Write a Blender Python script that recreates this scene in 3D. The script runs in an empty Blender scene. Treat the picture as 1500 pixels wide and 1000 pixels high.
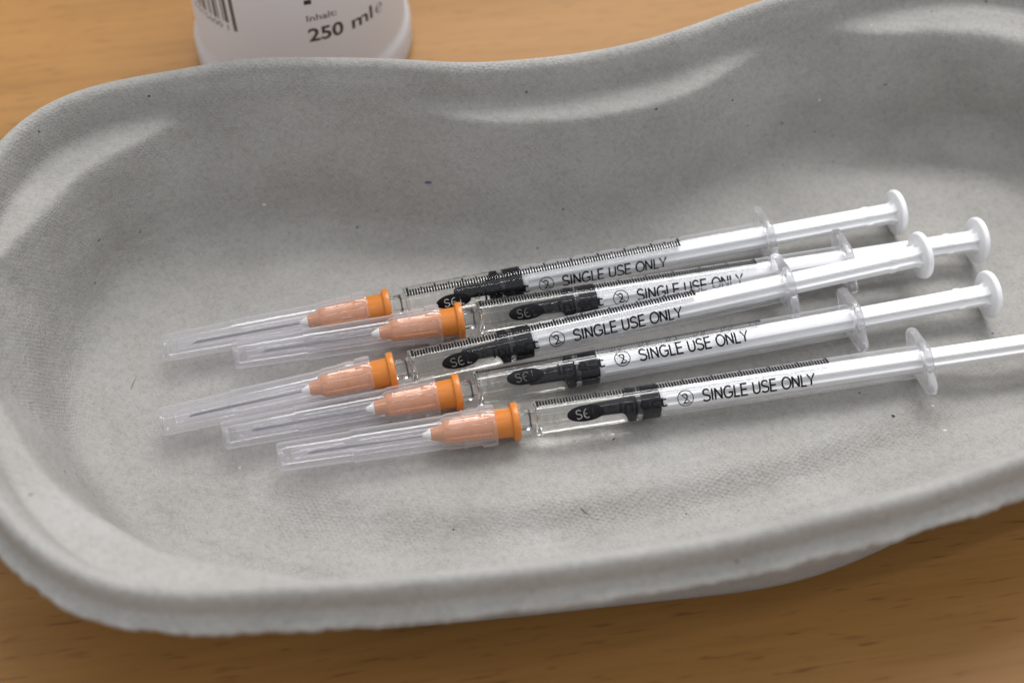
import bpy, bmesh, math, random
from mathutils import Vector, Matrix
import numpy as np

random.seed(4)
rng = np.random.default_rng(7)
MM = 0.001
scene = bpy.context.scene
C = scene.collection

# ------------------------------------------------------------------ camera
CAM_E, CAM_D, CAM_F = math.radians(53.254), 261.27, 1923.6
cam = bpy.data.cameras.new("camera")
cam.sensor_width = 36.0
cam.lens = CAM_F / 1500 * 36.0
cam.clip_start, cam.clip_end = 0.01, 50.0
co = bpy.data.objects.new("camera", cam)
C.objects.link(co)
co.location = (0, -CAM_D * math.cos(CAM_E) * MM, (CAM_D * math.sin(CAM_E) + 8.2) * MM)
co.rotation_euler = (math.pi / 2 - CAM_E, 0, 0)
cam.dof.use_dof = True
cam.dof.focus_distance = 0.256
cam.dof.aperture_fstop = 10.5
scene.camera = co

# ------------------------------------------------------------------ room light
w = bpy.data.worlds.new("World")
scene.world = w
w.use_nodes = True
bg = w.node_tree.nodes["Background"]
bg.inputs[0].default_value = (0.96, 0.975, 1.0, 1)
bg.inputs[1].default_value = 0.46


def area(name, loc, target, sx, sy, power, col):
    l = bpy.data.lights.new(name, 'AREA')
    l.shape = 'RECTANGLE'
    l.size, l.size_y = sx, sy
    l.energy = power
    l.color = col
    o = bpy.data.objects.new(name, l)
    C.objects.link(o)
    o.location = loc
    d = Vector(target) - Vector(loc)
    o.rotation_euler = d.to_track_quat('-Z', 'Y').to_euler()
    return o


area("ceiling_lamp", (0.19, 0.85, 1.48), (0.03, 0, 0), 1.35, 0.34, 15.5, (1.0, 0.99, 0.975))
area("ceiling_lamp", (0.19, -0.42, 1.70), (0.03, 0, 0), 1.35, 0.05, 2.0, (1.0, 0.99, 0.975))
area("ceiling_lamp", (0.30, 2.30, 2.05), (0.1, 0.1, 0), 1.35, 0.34, 17, (1.0, 0.99, 0.975))
area("overhead_fill", (0.2, 0.60, 2.05), (0.2, 0.60, 0), 2.4, 1.5, 4, (0.985, 0.99, 1.0))  # added fill, no real fixture: stands in for soft ambient from the ceiling

scene.view_settings.view_transform = 'Standard'
scene.view_settings.look = 'None'
scene.view_settings.exposure = 0.42
scene.view_settings.gamma = 1.0
cy = scene.cycles
cy.max_bounces = 24
cy.transmission_bounces = 24
cy.transparent_max_bounces = 24
cy.glossy_bounces = 8
cy.diffuse_bounces = 4
cy.caustics_refractive = True
cy.caustics_reflective = True
cy.blur_glossy = 0.3
cy.sample_clamp_indirect = 30.0
cy.use_denoising = True
cy.use_adaptive_sampling = False


# ------------------------------------------------------------------ materials
def mat(name, **kw):
    m = bpy.data.materials.new(name)
    m.use_nodes = True
    p = m.node_tree.nodes["Principled BSDF"]
    for k, v in kw.items():
        if k == 'color':
            p.inputs['Base Color'].default_value = (*v, 1)
        else:
            p.inputs[k].default_value = v
    return m, m.node_tree, p


def N(nt, t, **kw):
    n = nt.nodes.new(t)
    for k, v in kw.items():
        if k.startswith('_'):
            setattr(n, k[1:], v)
        else:
            n.inputs[k.replace('__', ' ')].default_value = v
    return n


def ramp(nt, src, stops):
    r = nt.nodes.new('ShaderNodeValToRGB')
    el = r.color_ramp.elements
    while len(el) < len(stops):
        el.new(0.5)
    for e, (pos, c) in zip(el, stops):
        e.position = pos
        e.color = (*c, 1) if len(c) == 3 else c
    nt.links.new(src, r.inputs[0])
    return r


def g(v):
    return (v, v, v)


def mix(nt, fac, a, b, mode='MIX'):
    n = nt.nodes.new('ShaderNodeMix')
    n.data_type = 'RGBA'
    n.blend_type = mode
    if isinstance(fac, (int, float)):
        n.inputs[0].default_value = fac
    else:
        nt.links.new(fac, n.inputs[0])
    for s, v in ((6, a), (7, b)):
        if isinstance(v, tuple):
            n.inputs[s].default_value = (*v, 1)
        else:
            nt.links.new(v, n.inputs[s])
    return n.outputs[2]


def math_n(nt, op, a, b=None, c=None):
    n = nt.nodes.new('ShaderNodeMath')
    n.operation = op
    for i, v in enumerate((a, b, c)):
        if v is None:
            continue
        if isinstance(v, (int, float)):
            n.inputs[i].default_value = v
        else:
            nt.links.new(v, n.inputs[i])
    return n.outputs[0]


# --- moulded paper pulp
def make_pulp():
    m, nt, p = mat('moulded_pulp', Roughness=0.93)
    p.inputs['Specular IOR Level'].default_value = 0.15
    L = nt.links
    tc = nt.nodes.new('ShaderNodeTexCoord')
    mp = N(nt, 'ShaderNodeMapping', Scale=(1000, 1000, 1000))
    L.new(tc.outputs['Object'], mp.inputs[0])
    P = mp.outputs[0]
    # blotches, fibre grain, specks
    n1 = N(nt, 'ShaderNodeTexNoise', Scale=0.045, Detail=4.0, Roughness=0.6)
    n2 = N(nt, 'ShaderNodeTexNoise', Scale=0.9, Detail=6.0, Roughness=0.7)
    n3 = N(nt, 'ShaderNodeTexNoise', Scale=3.2, Detail=3.0, Roughness=0.6)
    for n in (n1, n2, n3):
        L.new(P, n.inputs['Vector'])
    base = ramp(nt, n1.outputs[0], [(0.3, (0.335, 0.325, 0.308)), (0.5, (0.375, 0.364, 0.346)), (0.7, (0.406, 0.396, 0.380))])
    fib = ramp(nt, n2.outputs[0], [(0.32, g(0.84)), (0.5, g(1.0)), (0.72, g(1.10))])
    c = mix(nt, 0.85, base.outputs[0], fib.outputs[0], 'MULTIPLY')
    fine = ramp(nt, n3.outputs[0], [(0.28, g(0.74)), (0.45, g(1.0)), (0.75, g(1.07))])
    c = mix(nt, 0.7, c, fine.outputs[0], 'MULTIPLY')
    # matted fibres: noise drawn out along three directions
    fibres = []
    for ang_ in (20, 85, 145):
        mf = N(nt, 'ShaderNodeMapping', Rotation=(0, 0, math.radians(ang_)))
        L.new(P, mf.inputs[0])
        ms = N(nt, 'ShaderNodeMapping', Scale=(0.35, 3.0, 1.2))
        L.new(mf.outputs[0], ms.inputs[0])
        nf = N(nt, 'ShaderNodeTexNoise', Scale=1.0, Detail=2.0, Roughness=0.5, Distortion=0.6)
        L.new(ms.outputs[0], nf.inputs['Vector'])
        fibres.append(ramp(nt, nf.outputs[0], [(0.60, g(0.0)), (0.74, g(1.0))]).outputs[0])
    fsum = math_n(nt, 'ADD', math_n(nt, 'ADD', fibres[0], fibres[1]), fibres[2])
    c = mix(nt, math_n(nt, 'MULTIPLY', fsum, 0.16), c, (0.56, 0.55, 0.53))
    # dark ink specks of recycled paper
    vo = N(nt, 'ShaderNodeTexVoronoi', Scale=0.16, Randomness=1.0)
    wob = N(nt, 'ShaderNodeTexNoise', Scale=1.6, Detail=2.0)
    L.new(P, wob.inputs['Vector'])
    addv = nt.nodes.new('ShaderNodeVectorMath')
    addv.operation = 'MULTIPLY_ADD'
    L.new(wob.outputs['Color'], addv.inputs[0])
    addv.inputs[1].default_value = (0.9, 0.9, 0.9)
    L.new(P, addv.inputs[2])
    L.new(addv.outputs[0], vo.inputs['Vector'])
    sp = ramp(nt, vo.outputs['Distance'], [(0.035, g(1.0)), (0.055, g(0.0))])
    sel = math_n(nt, 'GREATER_THAN', nt.nodes.new('ShaderNodeSeparateColor').outputs[0], 0.45)
    sepc = [n for n in nt.nodes if n.bl_idname == 'ShaderNodeSeparateColor'][-1]
    L.new(vo.outputs['Color'], sepc.inputs[0])
    spk = math_n(nt, 'MULTIPLY', sp.outputs[0], sel)
    spcol = ramp(nt, sepc.outputs[1], [(0.0, (0.05, 0.05, 0.06)), (0.45, (0.10, 0.08, 0.07)), (0.75, (0.10, 0.11, 0.2)), (0.9, (0.55, 0.54, 0.52))])
    c = mix(nt, math_n(nt, 'MULTIPLY', spk, 0.8), c, spcol.outputs[0])
    vo2 = N(nt, 'ShaderNodeTexVoronoi', Scale=0.55, Randomness=1.0)
    L.new(addv.outputs[0], vo2.inputs['Vector'])
    sp2 = ramp(nt, vo2.outputs['Distance'], [(0.05, g(1.0)), (0.1, g(0.0))])
    sep2 = nt.nodes.new('ShaderNodeSeparateColor')
    L.new(vo2.outputs['Color'], sep2.inputs[0])
    c = mix(nt, math_n(nt, 'MULTIPLY', math_n(nt, 'MULTIPLY', sp2.outputs[0], math_n(nt, 'GREATER_THAN', sep2.outputs[0], 0.72)), 0.55), c, (0.13, 0.12, 0.11))
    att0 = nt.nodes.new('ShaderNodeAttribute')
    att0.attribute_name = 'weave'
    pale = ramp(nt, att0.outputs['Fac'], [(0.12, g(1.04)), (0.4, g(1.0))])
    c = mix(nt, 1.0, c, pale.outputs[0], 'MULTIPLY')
    L.new(c, p.inputs['Base Color'])
    # relief: screen-mesh imprint along the wall (UV in mm) plus fibre noise
    uv = nt.nodes.new('ShaderNodeUVMap')
    uv.uv_map = 'mm'
    wn = N(nt, 'ShaderNodeTexNoise', Scale=0.35, Detail=2.0)
    L.new(uv.outputs[0], wn.inputs['Vector'])
    wv = nt.nodes.new('ShaderNodeVectorMath')
    wv.operation = 'MULTIPLY_ADD'
    L.new(wn.outputs['Color'], wv.inputs[0])
    wv.inputs[1].default_value = (0.5, 0.45, 0.0)
    L.new(uv.outputs[0], wv.inputs[2])
    rot = N(nt, 'ShaderNodeMapping', Rotation=(0, 0, math.radians(9)))
    L.new(wv.outputs[0], rot.inputs[0])
    sx = nt.nodes.new('ShaderNodeSeparateXYZ')
    L.new(rot.outputs[0], sx.inputs[0])
    row = math_n(nt, 'FLOOR', math_n(nt, 'MULTIPLY', sx.outputs[1], 1 / 0.66))
    a = math_n(nt, 'SINE', math_n(nt, 'MULTIPLY', sx.outputs[1], 2 * math.pi / 0.66))
    bsh = math_n(nt, 'MULTIPLY_ADD', row, 0.55, sx.outputs[0])
    b = math_n(nt, 'SINE', math_n(nt, 'MULTIPLY', bsh, 2 * math.pi / 1.1))
    mesh = math_n(nt, 'MULTIPLY', math_n(nt, 'MULTIPLY_ADD', b, 0.62, 0.55), math_n(nt, 'SINE', math_n(nt, 'MULTIPLY', math_n(nt, 'FRACT', math_n(nt, 'MULTIPLY', sx.outputs[1], 1 / 0.66)), math.pi)))
    mesh = math_n(nt, 'MULTIPLY', mesh, 2.0)
    amt = N(nt, 'ShaderNodeTexNoise', Scale=0.07, Detail=3.0, Roughness=0.6)
    L.new(P, amt.inputs['Vector'])
    att = nt.nodes.new('ShaderNodeAttribute')
    att.attribute_name = 'weave'
    amr = ramp(nt, amt.outputs[0], [(0.38, g(0.25)), (0.62, g(1.0))])
    mesh = math_n(nt, 'MULTIPLY', mesh, math_n(nt, 'MULTIPLY', amr.outputs[0], att.outputs['Fac']))
    h = math_n(nt, 'MULTIPLY', mesh, 0.042)
    h = math_n(nt, 'MULTIPLY_ADD', n2.outputs[0], 0.28, h)
    h = math_n(nt, 'MULTIPLY_ADD', fsum, 0.05, h)
    h = math_n(nt, 'MULTIPLY_ADD', n3.outputs[0], 0.16, h)
    n4 = N(nt, 'ShaderNodeTexNoise', Scale=0.16, Detail=3.0, Roughness=0.55)
    L.new(P, n4.inputs['Vector'])
    h = math_n(nt, 'MULTIPLY_ADD', n4.outputs[0], 0.8, h)
    bu = N(nt, 'ShaderNodeBump', Strength=0.85, Distance=0.001)
    L.new(h, bu.inputs['Height'])
    L.new(bu.outputs[0], p.inputs['Normal'])
    return m


def make_wood():
    m, nt, p = mat('beech_laminate', Roughness=0.42)
    p.inputs['Specular IOR Level'].default_value = 0.22
    L = nt.links
    tc = nt.nodes.new('ShaderNodeTexCoord')
    mp0 = N(nt, 'ShaderNodeMapping', Rotation=(0, 0, math.radians(-9)), Scale=(1000, 1000, 1000))
    L.new(tc.outputs['Object'], mp0.inputs[0])

    def st(sx, sy, sc, det, rough, dist=0.0):
        a = N(nt, 'ShaderNodeMapping', Scale=(sx, sy, 1))
        L.new(mp0.outputs[0], a.inputs[0])
        n = N(nt, 'ShaderNodeTexNoise', Scale=sc, Detail=det, Roughness=rough, Distortion=dist)
        L.new(a.outputs[0], n.inputs['Vector'])
        return n
    wide = st(0.10, 1.0, 0.045, 4.0, 0.55, 0.6)
    grain = st(0.05, 1.0, 0.5, 5.0, 0.65)
    dash = st(0.10, 1.0, 1.1, 2.0, 0.5)
    blot = st(0.6, 1.0, 0.02, 2.0, 0.5)
    base = ramp(nt, wide.outputs[0], [(0.3, (0.285, 0.138, 0.038)), (0.5, (0.33, 0.165, 0.048)), (0.72, (0.365, 0.188, 0.058))])
    gr = ramp(nt, grain.outputs[0], [(0.3, g(0.86)), (0.5, g(1.0)), (0.7, g(1.07))])
    c = mix(nt, 0.9, base.outputs[0], gr.outputs[0], 'MULTIPLY')
    bl = ramp(nt, blot.outputs[0], [(0.3, g(0.93)), (0.7, g(1.06))])
    c = mix(nt, 1.0, c, bl.outputs[0], 'MULTIPLY')
    d = ramp(nt, dash.outputs[0], [(0.60, g(0.0)), (0.72, g(1.0))])
    c = mix(nt, math_n(nt, 'MULTIPLY', d.outputs[0], 0.6), c, (0.14, 0.055, 0.018))
    L.new(c, p.inputs['Base Color'])
    bu = N(nt, 'ShaderNodeBump', Strength=0.15, Distance=0.0002)
    L.new(grain.outputs[0], bu.inputs['Height'])
    L.new(bu.outputs[0], p.inputs['Normal'])
    return m


def scratchy(m_nt_p, rough, amp, scale=400.0):
    m, nt, p = m_nt_p
    tc = nt.nodes.new('ShaderNodeTexCoord')
    n = N(nt, 'ShaderNodeTexNoise', Scale=scale, Detail=3.0)
    nt.links.new(tc.outputs['Object'], n.inputs['Vector'])
    r = math_n(nt, 'MULTIPLY_ADD', n.outputs[0], amp, rough - amp / 2)
    nt.links.new(r, p.inputs['Roughness'])
    return m


def hazed(name, rough, haze, tint):
    """clear polypropylene with a little milky scatter"""
    m, nt, p = mat(name, color=tint, Roughness=rough, IOR=1.49)
    p.inputs['Transmission Weight'].default_value = 1.0
    d = N(nt, 'ShaderNodeBsdfDiffuse', Color=(0.86, 0.86, 0.89, 1))
    t = N(nt, 'ShaderNodeBsdfTranslucent', Color=(0.86, 0.86, 0.89, 1))
    a = N(nt, 'ShaderNodeMixShader', Fac=0.5)
    nt.links.new(d.outputs[0], a.inputs[1])
    nt.links.new(t.outputs[0], a.inputs[2])
    b = N(nt, 'ShaderNodeMixShader', Fac=haze)
    nt.links.new(p.outputs[0], b.inputs[1])
    nt.links.new(a.outputs[0], b.inputs[2])
    out = [n for n in nt.nodes if n.bl_idname == 'ShaderNodeOutputMaterial'][0]
    nt.links.new(b.outputs[0], out.inputs['Surface'])
    tc = nt.nodes.new('ShaderNodeTexCoord')
    n = N(nt, 'ShaderNodeTexNoise', Scale=350.0, Detail=3.0)
    nt.links.new(tc.outputs['Object'], n.inputs['Vector'])
    nt.links.new(math_n(nt, 'MULTIPLY_ADD', n.outputs[0], rough * 0.8, rough * 0.6), p.inputs['Roughness'])
    return m


def thin_wall(name, rough, haze, tint, hz=(0.88, 0.88, 0.90)):
    """thin clear plastic: light passes straight on, mirror share by Schlick, a little milky scatter"""
    m, nt, p = mat(name)
    nt.nodes.remove(p)
    out = [n for n in nt.nodes if n.bl_idname == 'ShaderNodeOutputMaterial'][0]
    tr = N(nt, 'ShaderNodeBsdfTransparent', Color=(*tint, 1))
    gl = N(nt, 'ShaderNodeBsdfGlossy', Roughness=rough)
    lw = N(nt, 'ShaderNodeLayerWeight', Blend=0.5)
    f = math_n(nt, 'MULTIPLY_ADD', math_n(nt, 'POWER', lw.outputs['Facing'], 5.0), 0.80, 0.045)
    d = N(nt, 'ShaderNodeBsdfDiffuse', Color=(*hz, 1))
    t = N(nt, 'ShaderNodeBsdfTranslucent', Color=(*hz, 1))
    a = N(nt, 'ShaderNodeMixShader', Fac=0.5)
    nt.links.new(d.outputs[0], a.inputs[1])
    nt.links.new(t.outputs[0], a.inputs[2])
    b = N(nt, 'ShaderNodeMixShader', Fac=haze)
    # scatter grows where the wall is seen edge-on
    tc = nt.nodes.new('ShaderNodeTexCoord')
    n = N(nt, 'ShaderNodeTexNoise', Scale=160.0, Detail=3.0)
    nt.links.new(tc.outputs['Object'], n.inputs['Vector'])
    hv = math_n(nt, 'MULTIPLY_ADD', math_n(nt, 'POWER', lw.outputs['Facing'], 3.5), haze * 6.5, haze * 0.45)
    nt.links.new(math_n(nt, 'MULTIPLY_ADD', n.outputs[0], haze * 0.6, hv), b.inputs[0])
    nt.links.new(tr.outputs[0], b.inputs[1])
    nt.links.new(a.outputs[0], b.inputs[2])
    c = N(nt, 'ShaderNodeMixShader', Fac=0.1)
    nt.links.new(f, c.inputs[0])
    nt.links.new(b.outputs[0], c.inputs[1])
    nt.links.new(gl.outputs[0], c.inputs[2])
    nt.links.new(c.outputs[0], out.inputs['Surface'])
    return m


PULP = make_pulp()
WOOD = make_wood()
BARREL = hazed('clear_polypropylene', 0.012, 0.010, (0.985, 0.985, 0.99))
TUBE = thin_wall('clear_tube_polypropylene', 0.03, 0.10, (0.985, 0.985, 0.99))
WING = hazed('flange_polypropylene', 0.06, 0.20, (0.98, 0.98, 0.99))
CAP = thin_wall('frosted_polypropylene', 0.04, 0.145, (0.975, 0.97, 0.985))
# liquid sits inside the plastic: index relative to it (1.333 / 1.49)
LIQ, lnt, lp = mat('clear_liquid')
lnt.nodes.remove(lp)
lg = N(lnt, 'ShaderNodeBsdfGlass', Color=(1.0, 0.998, 0.985, 1), Roughness=0.0, IOR=1.333 / 1.49)
lnt.links.new(lg.outputs[0], [n for n in lnt.nodes if n.bl_idname == 'ShaderNodeOutputMaterial'][0].inputs['Surface'])
WHITE = mat('white_plastic', color=(0.87, 0.875, 0.89), Roughness=0.32)
WHITE[2].inputs['Subsurface Weight'].default_value = 0.25
WHITE[2].inputs['Subsurface Radius'].default_value = (1, 1, 1)
WHITE[2].inputs['Subsurface Scale'].default_value = 0.0008
WHITE = scratchy(WHITE, 0.33, 0.12)
ORANGE = mat('orange_plastic', color=(0.62, 0.215, 0.034), Roughness=0.28)
ORANGE[2].inputs['Subsurface Weight'].default_value = 0.5
ORANGE[2].inputs['Subsurface Radius'].default_value = (1.0, 0.45, 0.15)
ORANGE[2].inputs['Subsurface Scale'].default_value = 0.0012
ORANGE = scratchy(ORANGE, 0.28, 0.12)
EPOXY = scratchy(mat('white_epoxy', color=(0.85, 0.85, 0.83), Roughness=0.35), 0.35, 0.1)
STEEL = scratchy(mat('needle_steel', color=(0.22, 0.22, 0.23), Roughness=0.14, Metallic=1.0), 0.16, 0.06, 900)
RUBBER = mat('black_rubber', color=(0.009, 0.010, 0.015), Roughness=0.8)
RUBBER[2].inputs['Specular IOR Level'].default_value = 0.0
RUBBER = scratchy(RUBBER, 0.8, 0.15)
INK = mat('black_ink', color=(0.010, 0.010, 0.012), Roughness=0.6)
INK[2].inputs['Specular IOR Level'].default_value = 0.12
INK = scratchy(INK, 0.6, 0.1)
BOTTLE, bnt, bp = mat('milky_bottle', color=(0.84, 0.845, 0.87), Roughness=0.4)
btr = N(bnt, 'ShaderNodeBsdfTranslucent', Color=(0.86, 0.86, 0.88, 1))
bmx = N(bnt, 'ShaderNodeMixShader', Fac=0.5)
bnt.links.new(bp.outputs[0], bmx.inputs[1])
bnt.links.new(btr.outputs[0], bmx.inputs[2])
bnt.links.new(bmx.outputs[0], [n for n in bnt.nodes if n.bl_idname == 'ShaderNodeOutputMaterial'][0].inputs['Surface'])
BOTTLE = scratchy((BOTTLE, bnt, bp), 0.4, 0.1, 120)
BINK = scratchy(mat('label_ink', color=(0.045, 0.042, 0.04), Roughness=0.5), 0.5, 0.1)
BINK2 = scratchy(mat('grey_label_ink', color=(0.16, 0.15, 0.145), Roughness=0.5), 0.5, 0.1)


# ------------------------------------------------------------------ helpers
def link(name, me, m=None, parent=None, loc=None, rot=None, smooth=True, kind=None):
    o = bpy.data.objects.new(name, me)
    C.objects.link(o)
    if m and not me.materials:
        me.materials.append(m)
    if smooth:
        for f in me.polygons:
            f.use_smooth = True
    if parent:
        o.parent = parent
    if loc:
        o.location = loc
    if rot:
        o.rotation_euler = rot
    if kind:
        o['kind'] = kind
    return o


def sharp(me, deg=35):
    bm = bmesh.new()
    bm.from_mesh(me)
    lim = math.radians(deg)
    for e in bm.edges:
        if len(e.link_faces) == 2 and e.calc_face_angle(0) > lim:
            e.smooth = False
    bm.to_mesh(me)
    bm.free()


def mesh_from(name, V, F, scale=MM):
    me = bpy.data.meshes.new(name)
    me.from_pydata([(x * scale, y * scale, z * scale) for x, y, z in V], [], F)
    me.update()
    return me


def fix_normals(me):
    bm = bmesh.new()
    bm.from_mesh(me)
    bmesh.ops.recalc_face_normals(bm, faces=bm.faces)
    bm.to_mesh(me)
    bm.free()


def lathe(name, prof, seg=64, axis='X', disp=None):
    """prof: list of (x, r); r == 0 closes with a pole. disp(x, r, angle) -> r"""
    V, F, rings = [], [], []
    for k, (x, r) in enumerate(prof):
        if r <= 1e-6:
            rings.append([len(V)])
            V.append((x, 0, 0))
        else:
            ring = []
            for i in range(seg):
                a = 2 * math.pi * i / seg
                rr = disp(k, x, r, a) if disp else r
                ring.append(len(V))
                V.append((x, rr * math.cos(a), rr * math.sin(a)))
            rings.append(ring)
    for A, B in zip(rings, rings[1:]):
        if len(A) == 1 and len(B) == 1:
            continue
        for i in range(seg):
            j = (i + 1) % seg
            if len(A) == 1:
                F.append((A[0], B[j], B[i]))
            elif len(B) == 1:
                F.append((A[i], A[j], B[0]))
            else:
                F.append((A[i], A[j], B[j], B[i]))
    if axis == 'Z':
        V = [(y, z, x) for x, y, z in V]
    me = mesh_from(name, V, F)
    fix_normals(me)
    return me


def dense(prof, step):
    out = [prof[0]]
    for a, b in zip(prof, prof[1:]):
        n = max(1, int(math.hypot(b[0] - a[0], b[1] - a[1]) / step))
        for i in range(1, n + 1):
            t = i / n
            out.append((a[0] + (b[0] - a[0]) * t, a[1] + (b[1] - a[1]) * t))
    return out


def curve_to_mesh(cu):
    o = bpy.data.objects.new('tmp', cu)
    C.objects.link(o)
    dg = bpy.context.evaluated_depsgraph_get()
    me = bpy.data.meshes.new_from_object(o.evaluated_get(dg))
    bpy.data.objects.remove(o)
    return me


def text_bm(bm, s, size, x, y, sx=1.0, weight=0.0, align='LEFT', spacing=1.0):
    cu = bpy.data.curves.new('t', 'FONT')
    cu.body = s
    cu.size = size
    cu.align_x = align
    cu.offset = weight
    cu.space_character = spacing
    cu.resolution_u = 4
    me = curve_to_mesh(cu)
    me.transform(Matrix.Translation((x, y, 0)) @ Matrix.Diagonal((sx, 1, 1, 1)))
    bm.from_mesh(me)
    bpy.data.meshes.remove(me)
    bpy.data.curves.remove(cu)


def text_width(s, size, sx=1.0):
    b = bmesh.new()
    text_bm(b, s, size, 0, 0, sx)
    xs = [v.co.x for v in b.verts]
    b.free()
    return min(xs), max(xs)


def bm_rect(bm, x0, y0, x1, y1):
    v = [bm.verts.new((x, y, 0)) for x, y in ((x0, y0), (x1, y0), (x1, y1), (x0, y1))]
    bm.faces.new(v)


def bm_ring(bm, cx, cy_, r0, r1, seg=40):
    a = [bm.verts.new((cx + r0 * math.cos(t), cy_ + r0 * math.sin(t), 0)) for t in np.linspace(0, 2 * math.pi, seg, endpoint=False)]
    b = [bm.verts.new((cx + r1 * math.cos(t), cy_ + r1 * math.sin(t), 0)) for t in np.linspace(0, 2 * math.pi, seg, endpoint=False)]
    for i in range(seg):
        j = (i + 1) % seg
        bm.faces.new((a[i], a[j], b[j], b[i]))


def slice_bm(bm, axis, step):
    lo = min(v.co[axis] for v in bm.verts)
    hi = max(v.co[axis] for v in bm.verts)
    n = Vector((0, 0, 0))
    n[axis] = 1
    k = math.ceil(lo / step)
    while k * step < hi:
        c = Vector((0, 0, 0))
        c[axis] = k * step
        bmesh.ops.bisect_plane(bm, geom=bm.verts[:] + bm.edges[:] + bm.faces[:], plane_co=c, plane_no=n, dist=1e-5)
        k += 1


def wrap_x(bm, name, r):
    """flat print (mm, x along barrel, y up the text) rolled on a cylinder about X; y = 0 faces +z'"""
    slice_bm(bm, 1, 0.3)
    for v in bm.verts:
        a = math.pi / 2 - v.co.y / r
        v.co = Vector((v.co.x, r * math.cos(a), r * math.sin(a))) * MM
    for f in bm.faces:
        f.normal_update()
        c = f.calc_center_median()
        if f.normal.dot(Vector((0, c.y, c.z))) < 0:
            f.normal_flip()
    me = bpy.data.meshes.new(name)
    bm.to_mesh(me)
    bm.free()
    return me


# ------------------------------------------------------------------ table
me = bpy.data.meshes.new('table_top')
bm = bmesh.new()
bmesh.ops.create_cube(bm, size=1.0)
for v in bm.verts:
    v.co = Vector((v.co.x * 1.6, v.co.y * 0.8 + 0.12, v.co.z * 0.025 - 0.0125))
bmesh.ops.bevel(bm, geom=[e for e in bm.edges], offset=0.002, segments=2, affect='EDGES')
bm.to_mesh(me)
bm.free()
table = link('table_top', me, WOOD, smooth=False)
table['kind'] = 'structure'

# ------------------------------------------------------------------ kidney tray
PHI, OX = math.radians(13), 15.0
half = [(8, 47.4), (-10.9, 49.5), (-29.4, 54.9), (-46.7, 59.4), (-64.4, 61.3), (-84.6, 60.2), (-97.5, 55.6), (-105.5, 46.5),
        (-111.3, 33), (-114.2, 16), (-114.4, -1), (-111.2, -17.5), (-104.3, -33.2), (-97.8, -42.2), (-90, -48.9), (-79.5, -53.1),
        (-63, -56.5), (-43.6, -59.4), (-16.5, -62.4), (8, -63.2)]
right_back = [(24.6, 48.6), (40.2, 52.0), (54, 55.2), (70, 58), (88, 59.5), (104, 57.5)]
ctrl = half[:]
for (u, v) in half[-2:11:-1]:
    ctrl.append((16 - u, v))
for (u, v) in half[11:6:-1]:
    ctrl.append((16 - u, v))
for (u, v) in right_back[::-1]:
    ctrl.append((u, v))
ctrl = np.array(ctrl, float)
cw = np.stack([OX + ctrl[:, 0] * math.cos(PHI) - ctrl[:, 1] * math.sin(PHI), ctrl[:, 0] * math.sin(PHI) + ctrl[:, 1] * math.cos(PHI)], 1)


def catmull(P, per=24, closed=True):
    out = []
    n = len(P)
    for i in range(n if closed else n - 1):
        if closed:
            p0, p1, p2, p3 = P[(i - 1) % n], P[i], P[(i + 1) % n], P[(i + 2) % n]
        else:
            p0, p1, p2, p3 = P[max(i - 1, 0)], P[i], P[i + 1], P[min(i + 2, n - 1)]
        d01, d12, d23 = [max(np.linalg.norm(b - a) ** 0.5, 1e-6) for a, b in ((p0, p1), (p1, p2), (p2, p3))]
        t0, t1, t2, t3 = 0, d01, d01 + d12, d01 + d12 + d23
        for t in np.linspace(t1, t2, per, endpoint=False):
            A1 = (t1 - t) / (t1 - t0) * p0 + (t - t0) / (t1 - t0) * p1 if t1 > t0 else p1
            A2 = (t2 - t) / (t2 - t1) * p1 + (t - t1) / (t2 - t1) * p2
            A3 = (t3 - t) / (t3 - t2) * p2 + (t - t2) / (t3 - t2) * p3 if t3 > t2 else p2
            B1 = (t2 - t) / (t2 - t0) * A1 + (t - t0) / (t2 - t0) * A2
            B2 = (t3 - t) / (t3 - t1) * A2 + (t - t1) / (t3 - t1) * A3
            out.append((t2 - t) / (t2 - t1) * B1 + (t - t1) / (t2 - t1) * B2)
    if not closed:
        out.append(P[-1])
    return np.array(out)


NT = 620
K = catmull(cw)
seg = np.linalg.norm(np.roll(K, -1, 0) - K, axis=1)
s = np.concatenate([[0], np.cumsum(seg)])
Kc = np.vstack([K, K[:1]])
tt = np.linspace(0, s[-1], NT, endpoint=False)
K = np.stack([np.interp(tt, s, Kc[:, k]) for k in (0, 1)], 1)


def smooth_closed(a, n):
    for _ in range(n):
        a = (np.roll(a, 1, 0) + 2 * a + np.roll(a, -1, 0)) / 4
    return a


K = smooth_closed(K, 30)
K = np.roll(K, -int(((K - np.array([150.0, 25.0])) ** 2).sum(1).argmin()), 0)
T = np.roll(K, -1, 0) - np.roll(K, 1, 0)
T /= np.linalg.norm(T, axis=1)[:, None]
INW = np.stack([-T[:, 1], T[:, 0]], 1)
ctr = K.mean(0)
if ((ctr - K) * INW).sum(1).mean() < 0:
    INW = -INW
# smoother normals deeper in, so offset curves do not fold
INWs = smooth_closed(INW, 120)
INWs /= np.linalg.norm(INWs, axis=1)[:, None]

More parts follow.
